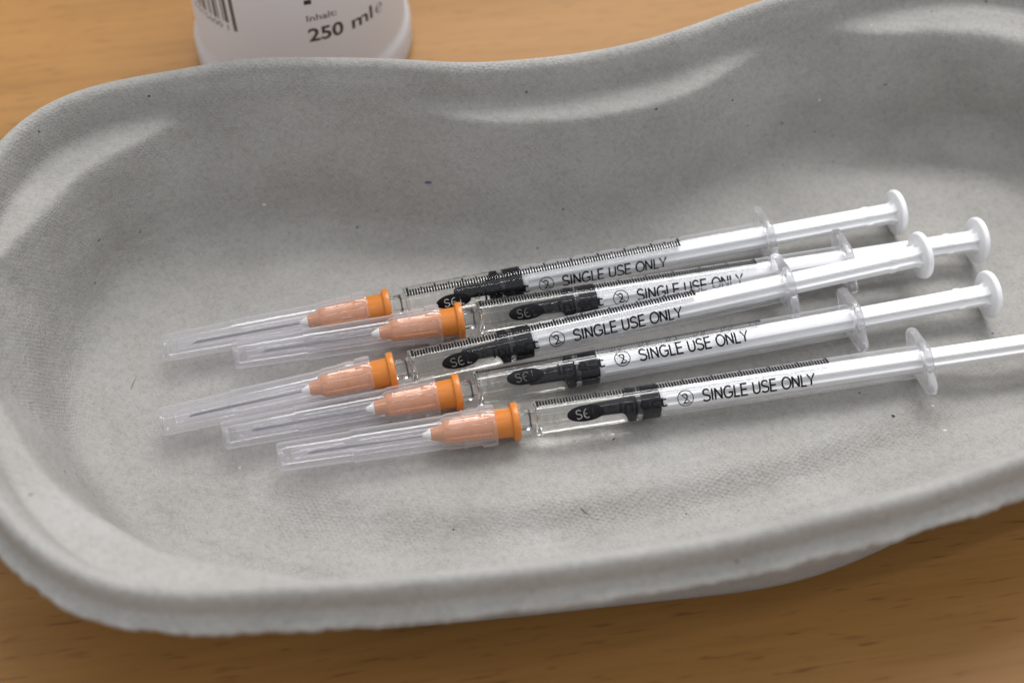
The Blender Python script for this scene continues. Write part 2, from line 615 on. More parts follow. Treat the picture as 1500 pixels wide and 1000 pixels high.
# ledges: inner edge points read off the photograph, on the plane 31 mm up
ledges = [[(-93.5, -1.3), (-90.2, 13.5), (-86.5, 21.5), (-82.1, 26.7), (-75.1, 33.1), (-67.9, 39.4), (-58, 44.5)],
          [(-31, 46), (-18, 41.5), (-6.9, 39.0), (6.9, 39.2), (20.9, 41.5), (35.2, 46.6), (56, 60)],
          [(70, 66), (80, 66), (87.3, 67), (96.2, 66.5), (110.6, 63.0), (122, 56), (130, 45)],
          [(-88.5, -22), (-84.0, -33.0), (-77.9, -40.7), (-72.4, -45.6), (-66.0, -48.9), (-60.3, -51.2), (-49.0, -56.3), (-37.7, -60.4), (-26, -65)]]
sarc = tt
W = np.zeros(NT)
per = s[-1]
for pts in ledges:
    pos, wid = [], []
    for q in pts:
        d = np.linalg.norm(K - np.array(q), axis=1)
        i = int(d.argmin())
        pos.append(sarc[i])
        wid.append(max(0.0, d[i] - 4.3))
    wid[0] = wid[-1] = 0.0
    pos = np.unwrap(np.array(pos), period=per)
    o = np.argsort(pos)
    pos, wid = pos[o], np.array(wid)[o]
    for sh in (-per, 0, per):
        W = np.maximum(W, np.interp(sarc + sh, pos, wid, left=0, right=0))
mirror = W.copy()
# the front right ledge mirrors the front left one
fr = [(137, -5), (132, 8)]
uK = (K[:, 0] - OX) * math.cos(PHI) + K[:, 1] * math.sin(PHI)
vK = -(K[:, 0] - OX) * math.sin(PHI) + K[:, 1] * math.cos(PHI)
for i in range(NT):
    if uK[i] > 8 and vK[i] < 5:
        j = int(((uK - (16 - uK[i])) ** 2 + (vK - vK[i]) ** 2).argmin())
        W[i] = max(W[i], mirror[j])
W = smooth_closed(np.minimum(W, 12.5), 25)

H = 40.0
FLOOR_EDGE = 2.9


def n1d(seed, scale, amp):
    r = np.random.default_rng(seed)
    a = np.zeros(NT)
    for k in range(1, int(per / scale)):
        a += math.cos(0) * np.cos(2 * math.pi * k * sarc / per + r.uniform(0, 6.28)) * r.normal() / math.sqrt(per / scale)
    return a * amp


wavy = n1d(1, 25, 0.25)
rag = n1d(2, 1.5, 0.15) + n1d(3, 7, 0.15)
rag2 = n1d(5, 1.3, 0.17) + n1d(6, 14, 0.34)

vK_ = -(K[:, 0] - OX) * math.sin(PHI) + K[:, 1] * math.cos(PHI)
uK_ = (K[:, 0] - OX) * math.cos(PHI) + K[:, 1] * math.sin(PHI)
NS = 84
prof_all = []
for i in range(NT):
    w_ = W[i]
    dz = wavy[i]
    ledge_z = 31.8
    df = 13.5 + 0.55 * w_
    lip = [(-4.0 + rag[i], H - 5.7 + rag2[i]), (-3.1 + rag[i] * .5, H - 5.3 + rag2[i] * .5), (-2.15, H - 4.6), (-1.8, H - 3.5), (-1.55, H - 2.0), (-0.95, H - 0.6),
           (0.0, H), (1.3, H - 0.6), (2.1, H - 2.2)]
    A = np.array([(2.8, H - 4.6), (3.2, ledge_z + 1.6), (3.7, ledge_z + 0.3), (4.5 + 0.08 * w_, ledge_z - 0.1),
                  (4.8 + 0.55 * w_, ledge_z - 0.6 - 0.02 * w_), (4.6 + 0.94 * w_, ledge_z - 1.1 - 0.03 * w_), (5.3 + w_, ledge_z - 3.2)])
    B = np.array([(3.2, H - 4.6), (3.9, H - 7), (4.3, H - 8.3), (4.7, H - 9.6), (5.1, H - 10.8), (5.5, H - 11.9), (6.2, H - 14)])
    lw = min(1, w_ / 1.6)
    lw = lw * lw * (3 - 2 * lw)
    if vK_[i] < 0:
        lw *= 0.62
    M_ = A * lw + B * (1 - lw)
    e_ = M_[-1, 0]
    cp = lip + [tuple(q_) for q_ in M_] + [(e_ + (df - e_) * 0.42, 18.0), (df - 1.8, 9.5), (df - 0.2, 6.0), (df + 2.2, 3.9), (df + 5.5, FLOOR_EDGE)]
    p = catmull(np.array(cp), per=10, closed=False)
    dl = np.concatenate([[0], np.cumsum(np.linalg.norm(np.diff(p, axis=0), axis=1))])
    # denser towards the rim
    q = np.linspace(0, dl[-1], NS)
    p = np.stack([np.interp(q, dl, p[:, 0]), np.interp(q, dl, p[:, 1])], 1)
    p[:, 1] += dz * np.clip((p[:, 1] - 5) / 30, 0, 1)
    prof_all.append((p, q))
V, UV, WV = [], [], []
for k in range(NS):
    for i in range(NT):
        p, q = prof_all[i]
        d = p[k, 0]
        b = min(1.0, max(0.0, d / 14.0))
        n = INW[i] * (1 - b) + INWs[i] * b
        n = n / np.linalg.norm(n)
        xy = K[i] + n * d
        V.append((xy[0], xy[1], p[k, 1]))
        UV.append((sarc[i], q[k]))
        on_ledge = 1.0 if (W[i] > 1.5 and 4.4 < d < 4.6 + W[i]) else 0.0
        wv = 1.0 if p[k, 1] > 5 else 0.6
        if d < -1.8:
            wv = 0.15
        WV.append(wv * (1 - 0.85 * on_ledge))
ring0 = len(V) - NT
edge = np.array(V[ring0:])
# floor rings
cf = np.array([OX + 8 * math.cos(PHI) + 12 * math.sin(PHI) * 0, 0.0])
cu_, cv_ = 8.0, -9.0
cf = np.array([OX + cu_ * math.cos(PHI) - cv_ * math.sin(PHI), cu_ * math.sin(PHI) + cv_ * math.cos(PHI)])
NR = 70


def floor_z(x, y, sfrac):
    # raised stacking foot in the middle, fading to the floor edge
    t = min(1, max(0, (0.82 - sfrac) / 0.17))
    t = t * t * (3 - 2 * t)
    v = -(x - OX) * math.sin(PHI) + y * math.cos(PHI)
    fr = min(1, max(0, (-14 - v) / 14))
    z = FLOOR_EDGE + 0.8 * t - 1.15 * fr * (1 - t) * min(1, max(0, (0.97 - sfrac) / 0.1))
    z += 0.10 * math.sin(x * 0.11 + 1.3) * math.sin(y * 0.13 + 0.4) + 0.06 * math.sin(x * 0.31) * math.cos(y * 0.27)
    # shallow crease along the front of the foot
    return z


for r in range(1, NR + 1):
    f = 1 - r / NR
    if r == NR:
        f = 0.004
    for i in range(NT):
        xy = cf + (edge[i, :2] - cf) * f
        V.append((xy[0], xy[1], floor_z(xy[0], xy[1], f) if f < 0.97 else FLOOR_EDGE + (floor_z(xy[0], xy[1], f) - FLOOR_EDGE) * min(1, (1 - f) / 0.03)))
        UV.append((xy[0], xy[1]))
        WV.append(0.95 if 0.6 < f < 0.86 and -(xy[0] - OX) * math.sin(PHI) + xy[1] * math.cos(PHI) < -18 else 0.42)
F = []
rowsn = NS + NR
for k in range(rowsn - 1):
    for i in range(NT):
        j = (i + 1) % NT
        F.append((k * NT + i, k * NT + j, (k + 1) * NT + j, (k + 1) * NT + i))
F.append(tuple((rowsn - 1) * NT + i for i in range(NT)))
# outer skin: under the lip, down the outside of the bowl, flat base
outer = [(-4.2, H - 6.5), (-3.7, H - 7.1), (-2.1, H - 6.3), (-0.8, H - 5.2), (-0.4, H - 4.2), (0.1, H - 2.8), (0.9, H - 3.4), (1.5, H - 7), (2.2, 27), (2.8, 24),
         (4.4, 14), (5.9, 5.0), (6.6, 2.2), (7.8, 0.6), (9.6, 0.0)]
prev = 0
base_i = len(V)
for k, (d, z) in enumerate(outer):
    for i in range(NT):
        w_ = W[i] * 0.75 if z < 30 else 0.0
        dd = d + (w_ * min(1, (30 - z) / 5) if z < 30 and d > 0 else 0) * 0.75
        zz = z
        if d > 1.8:
            dd += 3.2 * (1 - math.exp(-((uK_[i] - 25) / 26) ** 2) if vK_[i] < 0 else 0)
        if k < 3:
            dd += rag[i]
            zz += rag2[i]
        b = min(1.0, max(0.0, dd / 14.0))
        n = INW[i] * (1 - b) + INWs[i] * b
        n = n / np.linalg.norm(n)
        xy = K[i] + n * dd
        V.append((xy[0], xy[1], zz))
        UV.append((sarc[i], d))
        WV.append(0.3)
for i in range(NT):
    j = (i + 1) % NT
    F.append((i, base_i + i, base_i + j, j))
for k in range(len(outer) - 1):
    for i in range(NT):
        j = (i + 1) % NT
        a = base_i + k * NT
        F.append((a + i, a + NT + i, a + NT + j, a + j))
lastr = base_i + (len(outer) - 1) * NT
F.append(tuple(lastr + i for i in range(NT))[::-1])
me = mesh_from('kidney_dish', V, F)
fix_normals(me)
uvl = me.uv_layers.new(name='mm')
vi = np.empty(len(me.loops), np.int32)
me.loops.foreach_get('vertex_index', vi)
UVa = np.array(UV, np.float32)
UVl = UVa[vi].copy()
floor_lo = (NS - 1) * NT
li = 0
for f in me.polygons:
    vs = f.vertices
    if all(floor_lo <= k < base_i for k in vs):
        for k, l in zip(vs, f.loop_indices):
            UVl[l] = (V[k][0], V[k][1])
    else:
        us = UVl[list(f.loop_indices), 0]
        if us.max() - us.min() > per * 0.5 and len(vs) == 4:
            for l in f.loop_indices:
                if UVl[l, 0] < per * 0.5:
                    UVl[l, 0] += per
uvl.data.foreach_set('uv', UVl.ravel())
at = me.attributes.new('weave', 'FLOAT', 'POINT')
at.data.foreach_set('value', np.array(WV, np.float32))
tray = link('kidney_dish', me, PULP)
tray['label'] = 'grey moulded paper pulp kidney dish with rolled rim holding the capped syringes'
tray['category'] = 'kidney dish'

# flecks pressed into the pulp: (x, y, size, colour)
FLK = {'dark': scratchy(mat('dark_fleck', color=(0.05, 0.045, 0.045), Roughness=0.9), 0.9, 0.1),
       'blue': scratchy(mat('blue_fleck', color=(0.10, 0.10, 0.22), Roughness=0.9), 0.9, 0.1),
       'pale': scratchy(mat('pale_fleck', color=(0.62, 0.61, 0.60), Roughness=0.9), 0.9, 0.1),
       'straw': scratchy(mat('straw_fleck', color=(0.24, 0.19, 0.12), Roughness=0.9), 0.9, 0.1)}

from mathutils.bvhtree import BVHTree
bvh = BVHTree.FromPolygons([v.co for v in tray.data.vertices], [tuple(p.vertices) for p in tray.data.polygons])


def fleck_mesh(seed):
    r = random.Random(seed)
    bm = bmesh.new()
    bmesh.ops.create_icosphere(bm, subdivisions=1, radius=1.0)
    for v in bm.verts:
        v.co *= r.uniform(0.7, 1.2)
    me = bpy.data.meshes.new('fleck')
    bm.to_mesh(me)
    bm.free()
    return me


FM = {}
for px, py, l_, w_, a_, kind_ in [(1308, 609, .42, .36, 0, 'dark'), (145, 352, .5, .16, 70, 'dark'), (139, 414, .22, .2, 0, 'dark'), (218, 141, .35, .25, 30, 'dark'), (57, 193, .25, .2, 0, 'dark'),
                                  (899, 643, .5, .16, 50, 'dark'), (627, 267, .95, .45, 10, 'blue'), (599, 266, .2, .16, 0, 'blue'), (1454, 488, .36, .28, 0, 'blue'), (1297, 124, .5, .3, 40, 'blue'),
                                  (387, 300, .5, .36, 20, 'pale'), (897, 636, .5, .22, 10, 'pale'), (1384, 630, .45, .25, 15, 'pale'), (1366, 594, .5, .2, -10, 'pale'), (1200, 147, .4, .3, 0, 'pale'),
                                  (195, 562, 1.7, .2, 80, 'straw'), (1220, 199, .5, .25, 80, 'straw'), (855, 748, 1.2, .09, -40, 'dark'), (1259, 575, .3, .18, 0, 'dark'), (961, 160, .35, .28, 0, 'dark'),
                                  (1005, 752, .2, .18, 0, 'dark'), (664, 775, .22, .2, 0, 'dark'), (1417, 638, .9, .08, -70, 'straw'), (1073, 147, .3, .25, 0, 'dark'), (1095, 184, .25, .2, 0, 'dark'),
                                  (1100, 562, .25, .2, 0, 'dark'), (45, 724, .5, .4, 20, 'straw'), (134, 748, .7, .45, 80, 'straw'), (523, 333, .4, .2, 70, 'dark'), (985, 348, .35, .2, 0, 'dark')]:
    e = CAM_E
    fw = Vector((0, math.cos(e), -math.sin(e)))
    up = Vector((0, math.sin(e), math.cos(e)))
    dr = (fw * CAM_F + Vector((1, 0, 0)) * (px - 750) - up * (py - 500)).normalized()
    hit, nrm, _, _ = bvh.ray_cast(Vector(co.location), dr)
    if hit is None:
        continue
    if nrm.dot(dr) > 0:
        nrm = -nrm
    if kind_ not in FM:
        FM[kind_] = fleck_mesh(len(FM))
        FM[kind_].materials.append(FLK[kind_])
    o = bpy.data.objects.new('fleck', FM[kind_])
    C.objects.link(o)
    o.parent = tray
    q = nrm.to_track_quat('Z', 'X')
    ax = q @ Vector((1, 0, 0))
    want = Vector((math.cos(math.radians(a_)), math.sin(math.radians(a_)), 0))
    want = (want - nrm * want.dot(nrm)).normalized()
    yv = nrm.cross(want)
    o.matrix_local = Matrix.LocRotScale(hit, Matrix((want, yv, nrm)).transposed(), Vector((l_, w_, 0.07)) * MM)

# ------------------------------------------------------------------ syringes
R_OUT, R_IN = 3.3, 2.363
S0, S1 = 49.35, 106.35     # scale zero and end along the barrel


def cap_disp(k, x, r, a):
    return r


# needle sheath
cap_out = [(1.0, 0.0), (1.0, 1.35), (0.15, 1.5), (0.0, 1.7), (0.0, 2.45), (0.3, 2.68), (1.0, 2.72), (13.8, 2.90), (13.86, 3.12), (31.4, 3.22), (31.75, 3.46), (34.7, 3.50), (34.8, 3.70), (35.05, 3.70), (35.15, 3.51), (38.0, 3.56), (38.25, 3.9), (38.5, 3.96), (40.75, 3.98), (41.0, 3.9)]
cap_in = [(41.0, 3.08), (40.6, 2.98), (35.2, 2.86), (34.6, 2.78), (31.4, 2.72), (30.2, 2.06), (14.2, 1.82), (13.7, 1.5), (2.9, 1.34), (2.5, 1.1), (2.5, 0.0)]
nout = None
cap_prof = dense(cap_out, 0.8) + dense(cap_in, 1.5)
n_out = len(dense(cap_out, 0.8))


def cap_shape(k, x, r, a):
    if k < n_out:
        # three U-shaped grip ribs on the wide end
        for c in (0.6, 0.6 + 2.094, 0.6 + 4.189):
            da = abs((a - c + math.pi) % (2 * math.pi) - math.pi)
            if 35.2 < x < 37.7 and da < 0.30:
                r += 0.22
        # faint flats of the moulded barrel
        if 14.2 < x < 31.2:
            r += 0.012 * math.cos(8 * a)
    else:
        if 14.0 < x < 30.5:
            r += 0.02 * math.cos(4 * a)
        elif 3.0 < x < 13.6:
            r += 0.03 * math.cos(4 * a)
    return r


M_CAP = lathe('needle_cap', cap_prof, 128, disp=cap_shape)
sharp(M_CAP, 40)
M_HUB = lathe('needle_hub', [(28.7, 0.0), (28.7, 1.1), (28.9, 1.25), (30.7, 1.5), (31.3, 2.1), (31.7, 2.3), (34.0, 2.42), (40.3, 2.7), (40.5, 2.78), (43.9, 2.88), (44.15, 3.0), (44.25, 3.55), (44.45, 3.7), (45.35, 3.74), (45.55, 3.62), (45.55, 0.0)], 96, disp=lambda k, x, r, a: r - (0.22 if 2.2 < r < 2.75 and x < 41 and math.cos(4 * a) < 0.2 else 0))
sharp(M_HUB, 40)
M_EPOXY = lathe('epoxy_tip', [(27.1, 0.0), (27.1, 0.3), (27.6, 0.55), (28.4, 0.95), (28.68, 1.12), (28.68, 0.0)], 40)
# needle with a bevelled point
V, F = [], []
ns = 20
for i in range(ns):
    a = 2 * math.pi * i / ns
    y, z = 0.26 * math.cos(a), 0.26 * math.sin(a)
    V.append((5.3 + 1.5 * (z / 0.26 + 1) / 2, y, z))
for i in range(ns):
    a = 2 * math.pi * i / ns
    V.append((27.1, 0.26 * math.cos(a), 0.26 * math.sin(a)))
for i in range(ns):
    a = 2 * math.pi * i / ns
    y, z = 0.13 * math.cos(a), 0.13 * math.sin(a)
    V.append((5.3 + 1.5 * (z / 0.26 + 1) / 2, y, z))
for i in range(ns):
    a = 2 * math.pi * i / ns
    V.append((12, 0.13 * math.cos(a), 0.13 * math.sin(a)))
for i in range(ns):
    j = (i + 1) % ns
    F += [(i, j, ns + j, ns + i), (i, 2 * ns + i, 2 * ns + j, j), (2 * ns + i, 3 * ns + i, 3 * ns + j, 2 * ns + j)]
F += [tuple(range(ns, 2 * ns)), tuple(range(3 * ns, 4 * ns))]
M_NEEDLE = mesh_from('needle', V, F)
fix_normals(M_NEEDLE)
sharp(M_NEEDLE, 40)

bar_out = [(45.6, 0.0), (45.6, 1.8), (45.7, 1.9), (48.2, 2.05), (48.45, 2.25), (48.5, 2.95), (48.62, 3.15), (48.85, 3.28), (49.1, R_OUT), (72.9, R_OUT), (124.95, R_OUT)]
bar_in = [(124.95, 2.42), (90, R_IN), (72.9, R_IN), (66.72, R_IN), (66.72, 0.0)]
M_BARREL = lathe('barrel', bar_out + bar_in, 96)
sharp(M_BARREL, 40)
M_BARREL.materials.append(BARREL)
M_BARREL.materials.append(TUBE)
for f in M_BARREL.polygons:
    f.material_index = 1 if f.center.x > 72.9 * MM else 0
M_LIQ = lathe('liquid', [(45.75, 0.0), (45.75, 0.77), (49.2, 0.82), (49.5, R_IN - 0.18), (49.9, R_IN), (66.66, R_IN), (66.66, 0.0)], 80)
sharp(M_LIQ, 40)
M_STOP = lathe('rubber_stopper', [(58.6, 0.0), (58.7, 0.6), (59.2, 0.95), (65.5, 1.08), (66.1, 1.5), (66.5, 2.2), (66.7, R_IN + 0.035), (67.4, R_IN + 0.035), (67.65, R_IN + 0.015), (68.1, R_IN + 0.012), (68.25, 2.15), (69.0, 2.15), (69.15, R_IN + 0.012), (69.5, R_IN + 0.035),
                                  (70.4, R_IN + 0.035), (70.65, R_IN + 0.012), (72.7, R_IN + 0.012), (72.88, 2.3), (72.88, 0.0)], 64)
sharp(M_STOP, 40)


# finger flange: rounded lozenge plate with the bore through it
def hull_outline(n=120):
    pts = []
    circ = [((0, 0), 4.25), ((6.0, 0), 1.35), ((-6.0, 0), 1.35)]
    for i in range(n):
        a = 2 * math.pi * i / n
        best = max(circ, key=lambda c: c[0][0] * math.cos(a) + c[1])
        pts.append((best[0][0] + best[1] * math.cos(a), best[1] * math.sin(a)))
    # even out along the outline
    P = np.array(pts + pts[:1])
    L_ = np.concatenate([[0], np.cumsum(np.linalg.norm(np.diff(P, axis=0), axis=1))])
    q = np.linspace(0, L_[-1], n, endpoint=False)
    return np.stack([np.interp(q, L_, P[:, 0]), np.interp(q, L_, P[:, 1])], 1)


O_ = hull_outline()
nO = len(O_)
V, F = [], []
for (x, sc, hole) in ((125.0, None, 2.43), (125.0, 0.35, None), (125.2, 0.08, None), (125.5, 0.0, None), (126.2, 0.0, None), (126.5, 0.08, None), (126.7, 0.35, None), (126.7, None, 2.6), (126.5, None, 2.43)):
    for (a, b) in O_:
        if hole:
            h = math.hypot(a, b)
            V.append((x, a / h * hole, b / h * hole))
        else:
            h = math.hypot(a, b)
            V.append((x, a - a / h * sc, b - b / h * sc))
for k in range(9):
    for i in range(nO):
        j = (i + 1) % nO
        k2 = (k + 1) % 9
        F.append((k * nO + i, k * nO + j, k2 * nO + j, k2 * nO + i))
M_FLANGE = mesh_from('finger_flange', V, F)
fix_normals(M_FLANGE)
sharp(M_FLANGE, 40)

# plunger rod: four-ribbed, with collar at the stopper and lugs near the thumb end
V, F = [], []


def rod_section(x, hw, t):
    c = [(t, t), (t, hw - 0.15), (t - 0.15, hw), (-t + 0.15, hw), (-t, hw - 0.15), (-t, t), (-hw + 0.15, t), (-hw, t - 0.15), (-hw, -t + 0.15), (-hw + 0.15, -t), (-t, -t),
         (-t, -hw + 0.15), (-t + 0.15, -hw), (t - 0.15, -hw), (t, -hw + 0.15), (t, -t), (hw - 0.15, -t), (hw, -t + 0.15), (hw, t - 0.15), (hw - 0.15, t)]
    base = len(V)
    for a, b in c:
        V.append((x, a, b))
    return base, len(c)


secs = [rod_section(x, hw, 0.92) for x, hw in ((73.9, 1.95), (75.0, 2.0), (110, 2.05), (147.6, 2.05), (147.9, 2.25), (148.9, 2.25), (149.2, 2.05), (153.5, 2.08), (154.55, 2.6))]
for (a, n), (b, _) in zip(secs, secs[1:]):
    for i in range(n):
        j = (i + 1) % n
        F.append((a + i, a + j, b + j, b + i))
F += [tuple(range(secs[0][0], secs[0][0] + 20)), tuple(range(secs[-1][0], secs[-1][0] + 20))]
M_ROD = mesh_from('plunger_rod', V, F)
bm = bmesh.new()
bm.from_mesh(M_ROD)
bmesh.ops.recalc_face_normals(bm, faces=bm.faces)
col = lathe('c', [(72.92, 0.0), (72.92, 2.15), (73.1, 2.25), (73.9, 2.25), (74.0, 2.1), (74.0, 0.0)], 48)
bm.from_mesh(col)
bm.to_mesh(M_ROD)
bm.free()
sharp(M_ROD, 30)
M_DISC = lathe('thumb_rest', [(154.5, 0.0), (154.5, 4.5), (154.62, 4.75), (154.95, 4.9), (155.4, 4.9), (155.7, 4.75), (155.8, 4.4), (155.75, 3.4), (155.5, 2.6), (155.5, 0.0)], 80)
sharp(M_DISC, 50)

# printed scale, text and logo: flat print rolled round the barrel
RP = R_OUT + 0.02
TICK_Y = (math.radians(57.5)) * R_OUT        # tick row lies this far up from the text line
bm = bmesh.new()
for i in range(101):
    x = S0 + 57.0 * i / 100
    if i % 10 == 0:
        y1, hw = 1.85, 0.20
    elif i % 5 == 0:
        y1, hw = 1.5, 0.17
    else:
        y1, hw = 1.1, 0.185
    if i in (0, 100):
        hw = 0.24
    bm_rect(bm, x - hw, TICK_Y - 0.52, x + hw, TICK_Y + y1)
M_SCALE = wrap_x(bm, 'scale_print', RP)
bm = bmesh.new()
for i in range(1, 11):
    x = S0 + 57.0 * i / 10
    text_bm(bm, '%.1f' % (i / 10), 2.1, x - 1.5, TICK_Y + 2.3)
M_NUM = wrap_x(bm, 'numeral_print', RP)
bm = bmesh.new()


def arc(cx_, cy0, rx, ry, a0, a1, n=16):
    return [(cx_ + rx * math.cos(math.radians(t)), cy0 + ry * math.sin(math.radians(t))) for t in np.linspace(a0, a1, n)]


GLY = {  # strokes on a unit cap height, with the advance width
    'S': ([arc(.33, .755, .27, .245, 20, 250, 14)[:-1] + [(.33, .51)] + arc(.33, .25, .30, .25, 70, -160, 16)], .72),
    'I': ([[(.12, 0), (.12, 1)]], .30),
    'N': ([[(.09, 0), (.09, 1)], [(.09, .97), (.65, .03)], [(.65, 0), (.65, 1)]], .80),
    'G': ([arc(.44, .5, .38, .5, 48, 318, 22) + [(.77, .17), (.77, .46), (.46, .46)]], .90),
    'L': ([[(.09, 1), (.09, 0), (.54, 0)]], .60),
    'E': ([[(.61, 1), (.09, 1), (.09, 0), (.63, 0)], [(.09, .52), (.57, .52)]], .74),
    'U': ([[(.09, 1), (.09, .34)] + arc(.37, .32, .28, .32, 180, 360, 14) + [(.65, 1)]], .80),
    'O': ([arc(.44, .5, .38, .5, 0, 360, 30)], .90),
    'Y': ([[(.02, 1), (.34, .45), (.66, 1)], [(.34, .46), (.34, 0)]], .70),
    ' ': ([], .32)}


def stroke_quads(bm, P, wd):
    P = np.array(P, float)
    closed = np.allclose(P[0], P[-1])
    n_ = len(P)
    L_, R_ = [], []
    for k in range(n_):
        a_ = P[k] - P[k - 1] if k > 0 else (P[k] - P[-2] if closed else None)
        b_ = P[k + 1] - P[k] if k < n_ - 1 else (P[1] - P[k] if closed else None)
        ns_ = []
        for d_ in (a_, b_):
            if d_ is not None:
                d_ = d_ / np.linalg.norm(d_)
                ns_.append(np.array([-d_[1], d_[0]]))
        m_ = sum(ns_) / len(ns_)
        m_ = m_ / max(0.45, (m_ @ m_))
        L_.append(P[k] + m_ * wd / 2)
        R_.append(P[k] - m_ * wd / 2)
    lv = [bm.verts.new((*q, 0)) for q in L_]
    rv = [bm.verts.new((*q, 0)) for q in R_]
    for k in range(n_ - 1):
        bm.faces.new((lv[k], rv[k], rv[k + 1], lv[k + 1]))


def stroke_text(bm, txt, x0, x1, y0, hgt, wd):
    tot = sum(GLY[c][1] for c in txt) - 0.06
    k = (x1 - x0) / tot
    x_ = x0
    for c in txt:
        for path in GLY[c][0]:
            stroke_quads(bm, [(x_ + p[0] * k, y0 + p[1] * hgt) for p in path], wd)
        x_ += GLY[c][1] * k


stroke_text(bm, 'SINGLE USE ONLY', 80.8, 102.9, -1.12, 2.24, 0.36)
cx = 77.45
bm_ring(bm, cx, 0.0, 1.42, 1.60)
a, b = text_width('2', 2.9)
text_bm(bm, '2', 2.9, cx - (a + b) / 2, -1.04)
d = Vector((0.72, -0.70)).normalized()
n = Vector((-d.y, d.x)) * 0.09
v = [bm.verts.new((cx + p[0], p[1], 0)) for p in (tuple(d * 1.44 + n), tuple(-d * 1.44 + n), tuple(-d * 1.44 - n), tuple(d * 1.44 - n))]
bm.faces.new(v)
M_TEXT = wrap_x(bm, 'warning_print', RP)

# oval logo with the letters left clear
cu = bpy.data.curves.new('logo', 'CURVE')
cu.dimensions = '2D'
cu.fill_mode = 'BOTH'


def spl(pts):
    sp = cu.splines.new('POLY')
    sp.points.add(len(pts) - 1)
    for p, q in zip(sp.points, pts):
        p.co = (q[0], q[1], 0, 1)
    sp.use_cyclic_u = True


def stroke(path, w):
    P = np.array(path, float)
    Tn = np.gradient(P, axis=0)
    Tn /= np.linalg.norm(Tn, axis=1)[:, None]
    Nn = np.stack([-Tn[:, 1], Tn[:, 0]], 1) * w / 2
    spl([tuple(p) for p in np.vstack([P + Nn, (P - Nn)[::-1]])])


LX = 58.1
spl([(LX + 3.6 * math.cos(t), 1.62 * math.sin(t)) for t in np.linspace(0, 2 * math.pi, 56, endpoint=False)])
t_ = np.linspace(0, 1, 22)
sp_ = [(LX - 1.35 + 0.48 * math.cos(t), 0.36 + 0.40 * math.sin(t)) for t in np.linspace(0.5, math.pi * 1.5 - 0.15, 14)] + \
      [(LX - 1.35 + 0.52 * math.cos(t), -0.47 + 0.45 * math.sin(t)) for t in np.linspace(math.pi / 2 - 0.15, -math.pi + 0.55, 14)]
stroke(sp_, 0.17)
stroke([(LX + 0.22 + 0.60 * math.cos(t), -0.05 + 0.86 * math.sin(t)) for t in np.linspace(0.75, 2 * math.pi - 0.75, 26)], 0.17)
spl([(LX - 0.18, -0.12), (LX + 0.5, -0.12), (LX + 0.5, 0.05), (LX - 0.18, 0.05)])
spl([(LX + 1.35, -0.9), (LX + 2.15, -0.9), (LX + 2.15, -0.74), (LX + 1.53, -0.74), (LX + 1.53, 0.8), (LX + 1.35, 0.8)])
lm = curve_to_mesh(cu)
bm = bmesh.new()
bm.from_mesh(lm)
bm_ring(bm, 63.05, 0.25, 0.50, 0.64, 24)
a, b = text_width('R', 0.9)
text_bm(bm, 'R', 0.9, 63.05 - (a + b) / 2, -0.07)
a, b = text_width('inject', 3.3)
sx = 8.9 / (b - a)
text_bm(bm, 'inject', 3.4, 64.6 - a * sx, -1.0, sx, weight=0.03)
M_LOGO = wrap_x(bm, 'logo_print', RP)

E_CAM = Vector((math.cos(CAM_E), 0, 0))


def un(px, py, z):
    """photo pixel (1500 x 1000) -> point at height z, mm"""
    e = CAM_E
    Cp = np.array([0, -CAM_D * math.cos(e), CAM_D * math.sin(e) + 8.2])
    fw = np.array([0, math.cos(e), -math.sin(e)])
    up = np.array([0, math.sin(e), math.cos(e)])
    dr = fw * CAM_F + np.array([1.0, 0, 0]) * (px - 750) - up * (py - 500)
    t = (z - Cp[2]) / dr[2]
    P = Cp + t * dr
    return Vector((P[0], P[1], P[2]))


